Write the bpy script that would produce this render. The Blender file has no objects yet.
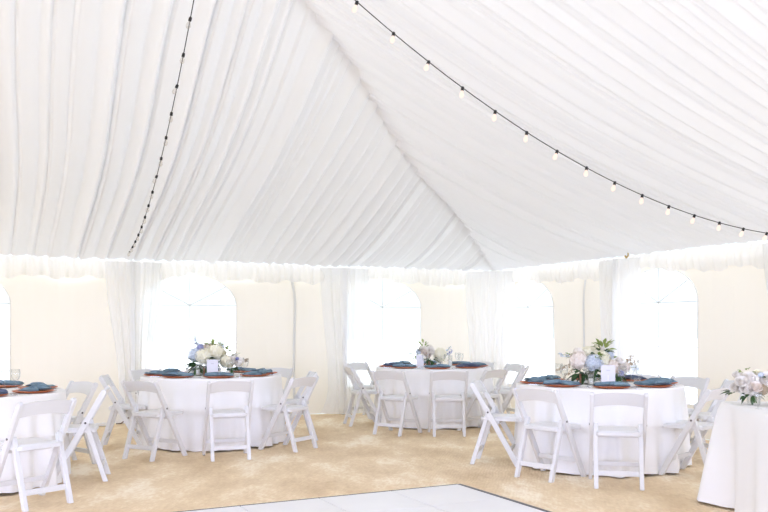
import bpy, bmesh, math, random
from mathutils import Vector, Matrix
S = bpy.context.scene
COL = S.collection
PI = math.pi
sin, cos, R = math.sin, math.cos, math.radians
random.seed(7)

# ------------------------------------------------------------------ materials
def nm(name):
    m = bpy.data.materials.new(name); m.use_nodes = True
    nt = m.node_tree; nt.nodes.clear()
    out = nt.nodes.new('ShaderNodeOutputMaterial')
    return m, nt, out
def principled(name, col, rough=.5, metal=0, spec=.5, noise=None, bump=None):
    m, nt, out = nm(name)
    b = nt.nodes.new('ShaderNodeBsdfPrincipled')
    b.inputs['Base Color'].default_value = (*col, 1); b.inputs['Roughness'].default_value = rough
    b.inputs['Metallic'].default_value = metal; b.inputs['Specular IOR Level'].default_value = spec
    nt.links.new(b.outputs[0], out.inputs[0])
    if noise or bump: tc = nt.nodes.new('ShaderNodeTexCoord')
    if noise:
        n = nt.nodes.new('ShaderNodeTexNoise'); n.inputs['Scale'].default_value = noise[0]
        n.inputs['Detail'].default_value = 4
        mx = nt.nodes.new('ShaderNodeMix'); mx.data_type = 'RGBA'
        mx.inputs[6].default_value = (*col, 1); mx.inputs[7].default_value = (*noise[1], 1)
        rp = nt.nodes.new('ShaderNodeValToRGB'); rp.color_ramp.elements[0].position = .35; rp.color_ramp.elements[1].position = .65
        nt.links.new(tc.outputs['Object'], n.inputs['Vector']); nt.links.new(n.outputs[0], rp.inputs[0])
        nt.links.new(rp.outputs[0], mx.inputs[0]); nt.links.new(mx.outputs[2], b.inputs['Base Color'])
    if bump:
        n = nt.nodes.new('ShaderNodeTexNoise'); n.inputs['Scale'].default_value = bump[0]; n.inputs['Detail'].default_value = 3
        bp = nt.nodes.new('ShaderNodeBump'); bp.inputs['Strength'].default_value = bump[1]; bp.inputs['Distance'].default_value = .01
        nt.links.new(tc.outputs['Object'], n.inputs['Vector']); nt.links.new(n.outputs[0], bp.inputs['Height'])
        nt.links.new(bp.outputs[0], b.inputs['Normal'])
    return m
def fabric(name, diff, trans, ft, ftransp=0, weave=None):
    """thin cloth: diffuse + translucent, optionally see-through between the threads"""
    m, nt, out = nm(name)
    d = nt.nodes.new('ShaderNodeBsdfDiffuse'); d.inputs[0].default_value = (*diff, 1)
    t = nt.nodes.new('ShaderNodeBsdfTranslucent'); t.inputs[0].default_value = (*trans, 1)
    mx = nt.nodes.new('ShaderNodeMixShader'); mx.inputs[0].default_value = ft
    nt.links.new(d.outputs[0], mx.inputs[1]); nt.links.new(t.outputs[0], mx.inputs[2])
    last = mx
    if ftransp:
        tr = nt.nodes.new('ShaderNodeBsdfTransparent')
        m2 = nt.nodes.new('ShaderNodeMixShader'); m2.inputs[0].default_value = ftransp
        nt.links.new(mx.outputs[0], m2.inputs[1]); nt.links.new(tr.outputs[0], m2.inputs[2]); last = m2
    if weave:
        tc = nt.nodes.new('ShaderNodeTexCoord')
        n = nt.nodes.new('ShaderNodeTexNoise'); n.inputs['Scale'].default_value = weave[0]; n.inputs['Detail'].default_value = 5
        bp = nt.nodes.new('ShaderNodeBump'); bp.inputs['Strength'].default_value = weave[1]; bp.inputs['Distance'].default_value = .02
        nt.links.new(tc.outputs['Object'], n.inputs['Vector']); nt.links.new(n.outputs[0], bp.inputs['Height'])
        nt.links.new(bp.outputs[0], d.inputs['Normal']); nt.links.new(bp.outputs[0], t.inputs['Normal'])
    nt.links.new(last.outputs[0], out.inputs[0])
    return m
def glass(name, tint=(1, 1, 1), refl=.12, dirt=0.0):
    m, nt, out = nm(name)
    tr = nt.nodes.new('ShaderNodeBsdfTransparent'); tr.inputs[0].default_value = (*tint, 1)
    gl = nt.nodes.new('ShaderNodeBsdfGlossy'); gl.inputs['Roughness'].default_value = .05
    lw = nt.nodes.new('ShaderNodeLayerWeight'); lw.inputs[0].default_value = .35
    mt = nt.nodes.new('ShaderNodeMath'); mt.operation = 'MULTIPLY_ADD'; mt.inputs[1].default_value = .35; mt.inputs[2].default_value = refl
    nt.links.new(lw.outputs['Facing'], mt.inputs[0])
    mx = nt.nodes.new('ShaderNodeMixShader'); nt.links.new(mt.outputs[0], mx.inputs[0])
    nt.links.new(tr.outputs[0], mx.inputs[1]); nt.links.new(gl.outputs[0], mx.inputs[2])
    nt.links.new(mx.outputs[0], out.inputs[0])
    return m
def emit(name, col, s):
    m, nt, out = nm(name)
    e = nt.nodes.new('ShaderNodeEmission'); e.inputs[0].default_value = (*col, 1); e.inputs[1].default_value = s
    nt.links.new(e.outputs[0], out.inputs[0]); return m

M = {
 'liner': fabric('liner_fabric', (.80, .80, .81), (.84, .84, .835), .095, 0, (4, .08)),
 'canvas': fabric('wall_canvas', (.86, .82, .74), (.93, .83, .68), .20, 0, (6, .10)),
 'sheer': fabric('sheer_voile', (.90, .90, .90), (.92, .92, .91), .5, .22),
 'valance': fabric('valance_voile', (.90, .89, .87), (.92, .90, .86), .33, .10),
 'cloth': fabric('table_linen', (.92, .92, .92), (.86, .86, .86), .04, 0, (90, .05)),
 'resin': principled('white_resin', (.72, .72, .72), .42, 0, .4),
 'vinyl': principled('white_vinyl_pad', (.76, .76, .76), .35, 0, .4),
 'bolt': principled('dark_bolt', (.12, .11, .11), .4, .6),
 'copper': principled('copper_rattan', (.58, .165, .050), .4, .1, .5, (60, (.42, .10, .03)), (180, .5)),
 'napkin': principled('dusty_blue_linen', (.15, .235, .31), .9, 0, .1, (9, (.25, .36, .45)), (200, .3)),
 'napkin_navy': principled('slate_blue_linen', (.10, .13, .22), .9, 0, .1, (9, (.16, .20, .30)), (200, .3)),
 'silver': principled('silver', (.75, .75, .76), .25, 1),
 'glass': glass('clear_glass', (.985, .99, .99), .02),
 'vinylpane': fabric('hazy_clear_vinyl', (.9, .9, .9), (.95, .95, .95), .8, .72),
 'card': principled('card_stock', (.80, .79, .85), .8, 0, .2),
 'ink': principled('grey_ink', (.55, .54, .60), .8),
 'paleink': principled('pale_ink', (.93, .91, .88), .8),
 'cream': principled('cream_petal', (.88, .84, .64), .8, 0, .2, (60, (.90, .88, .76))),
 'white': principled('white_petal', (.90, .88, .84), .8, 0, .2, (50, (.87, .82, .76))),
 'blush': principled('blush_petal', (.86, .76, .68), .8, 0, .2, (50, (.90, .85, .79))),
 'paleblue': principled('pale_blue_petal', (.56, .63, .74), .8, 0, .2, (60, (.74, .79, .84))),
 'violet': principled('violet_blue_petal', (.25, .27, .55), .8, 0, .2, (60, (.45, .47, .70))),
 'leaf': principled('dark_leaf', (.035, .085, .03), .55, 0, .4, (20, (.06, .13, .04))),
 'leaf2': principled('fresh_leaf', (.20, .30, .06), .55, 0, .4, (20, (.32, .38, .12))),
 'stem': principled('green_stem', (.12, .20, .06), .6),
 'lime': principled('lime_petal', (.46, .60, .14), .8, 0, .2, (50, (.58, .70, .28))),
 'twig': principled('dry_twig', (.42, .33, .22), .8),
 'brown': principled('brown_wood', (.16, .07, .035), .5),
 'wax': principled('white_wax', (.88, .87, .84), .5),
 'black': principled('black_plastic', (.012, .012, .014), .4),
 'bulb': emit('lit_filament_bulb', (1, .76, .66), 1.15),
 'pole': principled('white_painted_pole', (.82, .82, .82), .4),
 'seam': fabric('grey_canvas_strap', (.80, .80, .79), (.75, .75, .74), .45),
 'muntin': fabric('pale_window_welt', (.72, .72, .71), (.6, .6, .6), .2, .2),
 'laminate': principled('white_laminate', (.86, .86, .86), .35, 0, .4, (2, (.83, .83, .84))),
 'alu': principled('dark_aluminium', (.10, .10, .11), .4, .5),
 'tablewood': principled('plywood_top', (.40, .28, .16), .6),
 'brass': principled('brass', (.55, .38, .12), .3, .9),
 'whitecable': principled('white_cable', (.8, .8, .78), .5),
 'browncable': principled('brown_cable', (.10, .06, .03), .6),
}
def sand_material():
    m, nt, out = nm('trodden_sand')
    N = nt.nodes.new; L = nt.links.new
    b = N('ShaderNodeBsdfPrincipled'); b.inputs['Roughness'].default_value = .95; b.inputs['Specular IOR Level'].default_value = .1
    tc = N('ShaderNodeTexCoord')
    mp = N('ShaderNodeMapping'); mp.inputs['Rotation'].default_value = (0, 0, .42); mp.inputs['Scale'].default_value = (1.3, .6, 1)
    L(tc.outputs['Object'], mp.inputs[0])
    def noise(s, d=4, v=tc.outputs['Object']):
        n = N('ShaderNodeTexNoise'); n.inputs['Scale'].default_value = s; n.inputs['Detail'].default_value = d; n.inputs['Roughness'].default_value = .6
        L(v, n.inputs['Vector']); return n.outputs[0]
    r = N('ShaderNodeValToRGB'); e = r.color_ramp.elements
    e[0].position = .36; e[0].color = (.70, .535, .345, 1); e[1].position = .63; e[1].color = (1.0, .89, .71, 1)
    k = r.color_ramp.elements.new(.52); k.color = (.85, .69, .48, 1)
    mxn = N('ShaderNodeMath'); mxn.operation = 'MULTIPLY_ADD'; mxn.inputs[1].default_value = .75
    L(noise(1.6, 6, mp.outputs[0]), mxn.inputs[0])
    m3 = N('ShaderNodeMath'); m3.operation = 'MULTIPLY'; m3.inputs[1].default_value = .25
    L(noise(24, 4, mp.outputs[0]), m3.inputs[0]); L(m3.outputs[0], mxn.inputs[2])
    L(mxn.outputs[0], r.inputs[0]); L(r.outputs[0], b.inputs['Base Color'])
    vo = N('ShaderNodeTexVoronoi'); vo.inputs['Scale'].default_value = 4.2; vo.feature = 'SMOOTH_F1'; L(mp.outputs[0], vo.inputs['Vector'])
    wv = N('ShaderNodeTexWave'); wv.inputs['Scale'].default_value = 9; wv.inputs['Distortion'].default_value = 6; wv.inputs['Detail'].default_value = 2
    L(mp.outputs[0], wv.inputs['Vector'])
    a1 = N('ShaderNodeMath'); a1.operation = 'MULTIPLY_ADD'; a1.inputs[1].default_value = .12; L(wv.outputs['Fac'], a1.inputs[0]); L(vo.outputs['Distance'], a1.inputs[2])
    a2 = N('ShaderNodeMath'); a2.operation = 'MULTIPLY_ADD'; a2.inputs[1].default_value = .8; L(noise(9, 6, mp.outputs[0]), a2.inputs[0]); L(a1.outputs[0], a2.inputs[2])
    bp = N('ShaderNodeBump'); bp.inputs['Strength'].default_value = .5; bp.inputs['Distance'].default_value = .03
    L(a2.outputs[0], bp.inputs['Height']); L(bp.outputs[0], b.inputs['Normal'])
    L(b.outputs[0], out.inputs[0]); return m
M['sand'] = sand_material()

# ------------------------------------------------------------------ mesh helpers
class MB:
    def __init__(s): s.v = []; s.f = []
    def add(s, vs, fs):
        o = len(s.v); s.v += [tuple(p) for p in vs]; s.f += [tuple(i + o for i in f) for f in fs]; return s
    def grid(s, fn, nu, nv, wrap=False):
        vs = [fn(i / nu, j / nv) for j in range(nv + 1) for i in range(nu if wrap else nu + 1)]
        w = nu if wrap else nu + 1
        fs = []
        for j in range(nv):
            for i in range(nu):
                a = j * w + i; b = j * w + (i + 1) % w
                fs.append((a, b, b + w, a + w))
        return s.add(vs, fs)
    def box(s, c, h, rz=0):
        vs = []
        for dz in (-1, 1):
            for dx, dy in ((-1, -1), (1, -1), (1, 1), (-1, 1)):
                x, y = dx * h[0], dy * h[1]
                vs.append((c[0] + x * cos(rz) - y * sin(rz), c[1] + x * sin(rz) + y * cos(rz), c[2] + dz * h[2]))
        return s.add(vs, [(3, 2, 1, 0), (4, 5, 6, 7), (0, 1, 5, 4), (1, 2, 6, 5), (2, 3, 7, 6), (3, 0, 4, 7)])
    def prism(s, pts, x0, x1):       # (y, z) outline pushed along x
        n = len(pts)
        vs = [(x0, y, z) for y, z in pts] + [(x1, y, z) for y, z in pts]
        return s.add(vs, [tuple(range(n - 1, -1, -1)), tuple(range(n, 2 * n))] + [(i, (i + 1) % n, n + (i + 1) % n, n + i) for i in range(n)])
    def tube(s, pts, r, n=8, cap=True):
        pts = [Vector(p) for p in pts]; vs = []
        up = Vector((0, 0, 1))
        for i, p in enumerate(pts):
            t = (pts[min(i + 1, len(pts) - 1)] - pts[max(i - 1, 0)]).normalized()
            a = t.cross(up if abs(t.z) < .95 else Vector((1, 0, 0))).normalized(); b = t.cross(a)
            rr = r[i] if isinstance(r, (list, tuple)) else r
            vs += [p + a * (rr * cos(2 * PI * k / n)) + b * (rr * sin(2 * PI * k / n)) for k in range(n)]
        fs = [(i * n + k, i * n + (k + 1) % n, (i + 1) * n + (k + 1) % n, (i + 1) * n + k) for i in range(len(pts) - 1) for k in range(n)]
        if cap: fs += [tuple(range(n - 1, -1, -1)), tuple(range((len(pts) - 1) * n, len(pts) * n))]
        return s.add(vs, fs)
    def lathe(s, prof, n=20, c=(0, 0, 0)):    # [(r, z)]
        vs = []
        for r, z in prof:
            vs += [(c[0] + r * cos(2 * PI * k / n), c[1] + r * sin(2 * PI * k / n), c[2] + z) for k in range(n)]
        fs = [(i * n + k, i * n + (k + 1) % n, (i + 1) * n + (k + 1) % n, (i + 1) * n + k) for i in range(len(prof) - 1) for k in range(n)]
        return s.add(vs, fs)
    def build(s, name, mat, parent=None, smooth=True, bevel=0, kind=None, solid=0):
        me = bpy.data.meshes.new(name); me.from_pydata(s.v, [], s.f); me.update()
        if smooth:
            for p in me.polygons: p.use_smooth = True
        me.materials.append(mat)
        o = bpy.data.objects.new(name, me); COL.objects.link(o)
        if parent: o.parent = parent
        if kind: o['kind'] = kind
        if solid:
            md = o.modifiers.new('thickness', 'SOLIDIFY'); md.thickness = solid; md.offset = 0
        if bevel:
            md = o.modifiers.new('edge', 'BEVEL'); md.width = bevel; md.segments = 2; md.limit_method = 'ANGLE'
        return o
def tag(o, label, cat, group=None):
    o['label'] = label; o['category'] = cat
    if group: o['group'] = group
    return o
def empty(name, loc=(0, 0, 0), rz=0):
    o = bpy.data.objects.new(name, None); COL.objects.link(o); o.location = loc; o.rotation_euler = (0, 0, rz)
    o.empty_display_size = .1; return o
def dup(root, loc, rz):
    r = root.copy(); COL.objects.link(r); r.location = loc; r.rotation_euler = (0, 0, rz)
    for ch in list(root.children):
        c = ch.copy(); COL.objects.link(c); c.parent = r
        for g in list(ch.children):
            d = g.copy(); COL.objects.link(d); d.parent = c
    return r
def struct(o): o['kind'] = 'structure'; return o

# ------------------------------------------------------------------ tent frame
TH = math.atan(.45)
U = Vector((cos(TH), sin(TH), 0)); V = Vector((sin(TH), -cos(TH), 0)); C0 = Vector((1.86, 14.0, 0))
def T(p, q, z=0):        # p metres from the right wall, q metres from the back wall
    return C0 - U * p + V * q + Vector((0, 0, z))
EAVE, SLOPE, PW, QW = 2.205, .385, 17.0, 13.0
PEAK = QW / 2

# floor
from mathutils import noise
def sand_pt(a, b):
    P = C0 - U * (17.0 * a) + V * (13.0 * b)
    x, y = P.x, P.y
    h = noise.noise((x * 2.6, y * 2.2, 1.3)) * .5 + noise.noise((x * 6.5, y * 5.2, 4.1)) * .42 + noise.noise((x * 13, y * 11, 7.7)) * .2
    d = noise.voronoi((x * 2.9, y * 2.4, 0))[0][0]           # trodden hollows
    return (x, y, max(-.03, min(.004, -.007 + .010 * h - .009 * max(0, .35 - d) / .35)))
struct(MB().grid(sand_pt, 380, 290).build('floor', M['sand']))
g = MB()
for p0, p1, q0, q1 in ((-60, 0, -60, 70), (17, 70, -60, 70), (0, 17, -60, 0), (0, 17, 13, 70)):
    g.add([T(p1, q0, -.002), T(p0, q0, -.002), T(p0, q1, -.002), T(p1, q1, -.002)], [(3, 2, 1, 0)])
M['beach'] = principled('pale_dry_sand', (.83, .81, .78), .95, 0, .1, (3, (.77, .75, .71)))
struct(g.build('ground', M['beach']))

# window positions along each wall: centre, metres from the corner
HW, SILL, SPRING, RISE = .66, .38, 1.60, .43
def arch(x, c): return SPRING + RISE * math.sqrt(max(0, 1 - ((x - c) / HW) ** 2))
BACK_W = (2.07, 5.03, 8.0, 10.97, 13.94); RIGHT_W = (.92, 3.78, 6.7, 9.6)
def wall(name, P, length, wins, top=2.185):
    """P(x, z, depth) gives the world point; depth is measured into the tent"""
    xs = set([0, length]); x = 0
    while x < length: xs.add(round(x, 4)); x += .15
    for c in wins:
        for k in range(25): xs.add(round(c + HW * -cos(PI * k / 24), 4))
    xs = sorted(xs); mb = MB()
    def wav(x, z): return .012 * sin(x * 3.1 + z * 1.3) + .008 * sin(x * 7.7 + 1 - z * 2)
    def strip(x0, x1, za0, za1, zb0, zb1, n):
        o = []
        for j in range(n + 1):
            t = j / n
            z0 = za0 + (za1 - za0) * t; z1 = zb0 + (zb1 - zb0) * t
            o += [P(x0, z0, wav(x0, z0)), P(x1, z1, wav(x1, z1))]
        mb.add(o, [(2 * j, 2 * j + 1, 2 * j + 3, 2 * j + 2) for j in range(n)])
    for x0, x1 in zip(xs, xs[1:]):
        if x1 - x0 < 1e-4: continue
        xm = (x0 + x1) / 2
        hit = [c for c in wins if abs(xm - c) < HW]
        if hit:
            c = hit[0]
            strip(x0, x1, .0, SILL, .0, SILL, 3); strip(x0, x1, arch(x0, c), top, arch(x1, c), top, 2)
        else: strip(x0, x1, .0, top, .0, top, 12)
    return struct(mb.build(name, M['canvas']))
PB = lambda x, z, d=0: T(x, d, z)
PR = lambda x, z, d=0: T(d, x, z)
wall('wall_back', PB, PW, BACK_W)
wall('wall_right', PR, QW, RIGHT_W)
wn = 0
for P, wins, lim in ((PB, BACK_W, 9), (PR, RIGHT_W, 7)):
    for c in wins:
        if c > lim: continue
        wn += 1
        # narrow welt round the opening
        out = [(c - HW, SILL)] + [(c - HW * cos(PI * k / 24), arch(c - HW * cos(PI * k / 24), c)) for k in range(25)] + [(c + HW, SILL), (c - HW, SILL)]
        w = struct(MB().tube([P(x, z, .012) for x, z in out], .007, 6).build('window_%d' % wn, M['valance']))
        mb = MB(); ring = [P(x, z, 0) for x, z in out[:-1]]
        mb.add(ring, [tuple(range(len(ring)))]); mb.build('pane', M['vinylpane'], w, smooth=False)
        lines = [((c, SILL), (c, SPRING + RISE)), ((c - HW, SPRING), (c + HW, SPRING)), ((c - HW, 1.06), (c + HW, 1.06))]
        for s in (-1, 1):
            lines.append(((c, SPRING), (c + s * HW * .78, arch(c + s * HW * .78, c))))
        for (xa, za), (xb, zb) in lines:
            MB().tube([P(xa, za, .006), P(xb, zb, .006)], .0045, 5).build('muntin', M['muntin'], w)

# ceiling: a gathered liner, one pleated sheet per roof slope
def pleat_fn(seed, mean):
    rnd = random.Random(seed); edges = [-1.0]
    while edges[-1] < 19: edges.append(edges[-1] + mean * rnd.uniform(.55, 1.5))
    amps = [rnd.uniform(.45, 1.25) for _ in edges]; skew = [rnd.choice((.10, .16, .24, .8)) for _ in edges]
    import bisect
    def f(c):
        i = bisect.bisect_right(edges, c) - 1; i = max(0, min(i, len(edges) - 2))
        w = edges[i + 1] - edges[i]; t = (c - edges[i]) / w; k = skew[i]
        v = math.sqrt(t / k) if t < k else .5 + .5 * cos(PI * (t - k) / (1 - k))
        return amps[i] * v * min(1.3, w / mean)
    return f
def slope_sheet(name, length, S_, seed, mean, amp, sagp, sag, step):
    """S_(c, d, z): c runs along the eave, d up the slope"""
    f = pleat_fn(seed, mean); nc = int(length / step); nd = 34; mb = MB()
    def pt(a, b):
        c = a * length; dm = min(c, length - c, PEAK) - 0.0
        dm = max(dm, .10) + (.10 if dm < PEAK - .01 else 0)
        d = .09 + (dm - .09) * b
        cc = c + .03 * sin(d * 1.3 + c * .7)
        e = d / PEAK
        ramp = min(1, d / .5)
        z = EAVE - .004 + SLOPE * d - amp * (.35 + .65 * ramp) * f(cc)
        z -= sag * sin(PI * min(1, e)) * (.5 + .5 * cos(2 * PI * c / sagp)) + .12 * sin(PI * min(1, d / max(.3, dm))) * min(1, dm / 3)
        return S_(c, d, z)
    mb.grid(pt, nc, nd)
    return mb.build(name, M['liner'])
ce = struct(slope_sheet('ceiling', PW, lambda c, d, z: T(c, d, z), 3, .135, .060, 2.95, .06, .0125))
slope_sheet('ceiling_slope', QW, lambda c, d, z: T(d, c, z), 11, .13, .030, 2.95, .12, .0125).parent = ce
slope_sheet('ceiling_slope', PW, lambda c, d, z: T(c, QW - d, z), 5, .30, .04, 2.95, .05, .05).parent = ce
slope_sheet('ceiling_slope', QW, lambda c, d, z: T(PW - d, c, z), 6, .30, .04, 2.95, .05, .05).parent = ce

# valances: gathered sheer strips along the eaves
def valance(n, P, length, wins, seed):
    rnd = random.Random(seed); ph = [rnd.uniform(0, 6.28) for _ in range(6)]
    def pt(a, b):
        x = a * length
        low = 1.95 + .02 * sin(x * 9 + ph[0]) + .015 * sin(x * 23 + ph[1])
        for c in wins:
            low += .07 * math.exp(-((x - c) / .38) ** 2)
        top = EAVE + .010 + .016 * sin(x * 2.1 + ph[2]) + .012 * sin(x * 5.3 + ph[3])
        z = top + (low - top) * b
        dep = .085 + .02 * b * sin(x * 38 + ph[4] + 2 * sin(x * 3)) + .012 * sin(x * 61 + ph[5]) + .03 * sin(PI * b)
        return P(x, z, dep)
    return struct(MB().grid(pt, int(length / .02), 6).build('trim_%d' % n, M['valance']))
valance(1, PB, PW, BACK_W, 1); valance(2, PR, QW, RIGHT_W, 2)

# wall panel joints: a loose grey lap strip
def seam(n, P, x, lean, mat, w=.028):
    mb = MB()
    def pt(a, b):
        z = .03 + 2.12 * b
        xx = x + lean * max(0, (b - .72) / .28) ** 2 * .12 + .012 * sin(b * 5)
        return P(xx + (a - .5) * 2 * w, z, .035 + .02 * sin(PI * a))
    return struct(mb.grid(pt, 4, 30).build('trim_%d' % n, mat))
seam(3, PB, 3.50, .9, M['seam'], .021); seam(4, PR, 2.34, .9, M['seam'], .018)

# tent poles with sheer drapes tied round them
def tent_pole(P, x, label):
    e = empty('tent_pole', P(x, 0, .16))
    MB().lathe([(0.0, 0.012), (.028, .012), (.028, EAVE - .03), (0, EAVE - .03)], 14).build('pole', M['pole'], e)
    MB().box((0, 0, .006), (.09, .09, .006), TH).build('base_plate', M['pole'], e, smooth=False)
    return tag(e, label, 'pole')
def drape(P, x, wt, wm, wb, shift, label, seed):
    rnd = random.Random(seed); ph = [rnd.uniform(0, 6.28) for _ in range(5)]
    def pt(a, b):
        z = 2.16 * (1 - b) + .012
        s = a * 2 - 1
        k = b
        if k < .8: w = wt + (wm - wt) * (0.5 - .5 * cos(PI * k / .8))
        else: w = wm + (wb - wm) * ((k - .8) / .2) ** 2
        xx = x + shift * k + s * w / 2
        fold = .022 * sin(s * 9 + ph[0] + 1.2 * k) + .010 * sin(s * 21 + ph[1] - k) + .006 * sin(s * 41 + ph[2])
        dep = .05 + (.13 + .10 * (k > .8) * ((k - .8) / .2) ** 2) * (1 - s * s) ** .6 + fold * (.6 + .4 * k) + .04
        return P(xx, z, max(.028, dep))
    o = MB().grid(pt, 90, 40).build('pole_drape', M['sheer'])
    return tag(o, label, 'curtain', 'sheer drapes on the tent poles')
drape(PB, 2.72, .80, .60, .86, -.04, 'white sheer drape overlapping the window behind the farthest round table', 21)
drape(PB, 5.80, .76, .40, .52, 0, 'white sheer drape left of the middle-left table, below the dark bulb string', 22)
drape(PR, 3.16, .84, .74, .80, .03, 'white sheer drape behind the right-centre table, overlapping the bright right window', 23)
drape(PR, 5.95, 1.0, .62, .6, .1, 'white sheer drape at the right photo edge behind the roses', 24)
def PC(x, z, d=0):      # across the corner
    return T(.34, .34, 0) * .0 + (T(.42, -.02, z) if False else C0 - U * (.36 - x * .72) + V * (.36 + x * .72) + (V - U) * (d - .10) * .7 + Vector((0, 0, z)))
drape(PC, 0, .80, .62, .70, 0, 'white sheer drape in the tent corner between the back and right walls', 25)
tent_pole(PB, 2.75, 'white tent pole inside the drape behind the farthest round table')
tent_pole(PB, 5.82, 'white tent pole inside the drape left of the middle-left table')
tent_pole(PR, 3.15, 'white tent pole inside the drape behind the right-centre table')
tent_pole(PR, 5.95, 'white tent pole inside the drape at the right photo edge')
# little brass hook at the right eave
hk = MB().tube([T(.20, 3.45, 2.25), T(.20, 3.45, 2.20), T(.23, 3.45, 2.175), T(.25, 3.45, 2.20)], .012, 6).build('eave_hook', M['brass'])
tag(hk, 'small brass hook on the right eave above the arched window', 'hook')

# ------------------------------------------------------------------ string lights
def light_string(fn, s0, s1, end, spacing, lit, label):
    e = empty('string_light', fn(s0)); base = Vector(e.location)
    n = 80
    pts = [fn(s0 + (end - s0) * i / n) - base for i in range(n + 1)]
    MB().tube(pts, .0042, 5).build('cord', M['black'], e)
    sock = bulb = None
    k = 0; s = s0 + (.197 if lit else .02)
    rnd = random.Random(5)
    while s < s1:
        p = fn(s) - base
        if sock is None:
            so = MB().lathe([(0, 0.012), (.013, .012), (.017, 0), (.017, -.03), (.0, -.03)], 10).build('socket', M['black'], e)
            bu = MB().lathe([(.011, -.03), (.014, -.042), (.023, -.062), (.026, -.078), (.021, -.095), (.009, -.105), (0, -.107)], 12).build('bulb', M['bulb'] if lit else M['bulb_off'], so)
            sock, bulb = so, bu
        else:
            so = sock.copy(); COL.objects.link(so); so.parent = e
            bu = bulb.copy(); COL.objects.link(bu); bu.parent = so
        so.scale = (.78, .78, .78); so.location = p; so.rotation_euler = (rnd.uniform(-.25, .25), .25 + rnd.uniform(-.15, .15), 0)
        s += spacing
    return tag(e, label, 'string lights')
M['bulb_off'] = glass('clear_bulb_glass', (.95, .93, .9), .12)
light_string(lambda q: T(5.88 + .04 * q, q, 2.29 + .010 * q + .0487 * q * q), .06, 6.0, 6.3, .349, False,
             'string of small dark sockets and bulbs climbing the left ceiling from the back eave')
light_string(lambda p: T(p, 5.92, 2.205 - .0045 * p + .0672 * p * p), .06, 6.0, 6.3, .3117, True,
             'string of glowing bulbs on black cord sagging across the right side of the ceiling')

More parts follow.
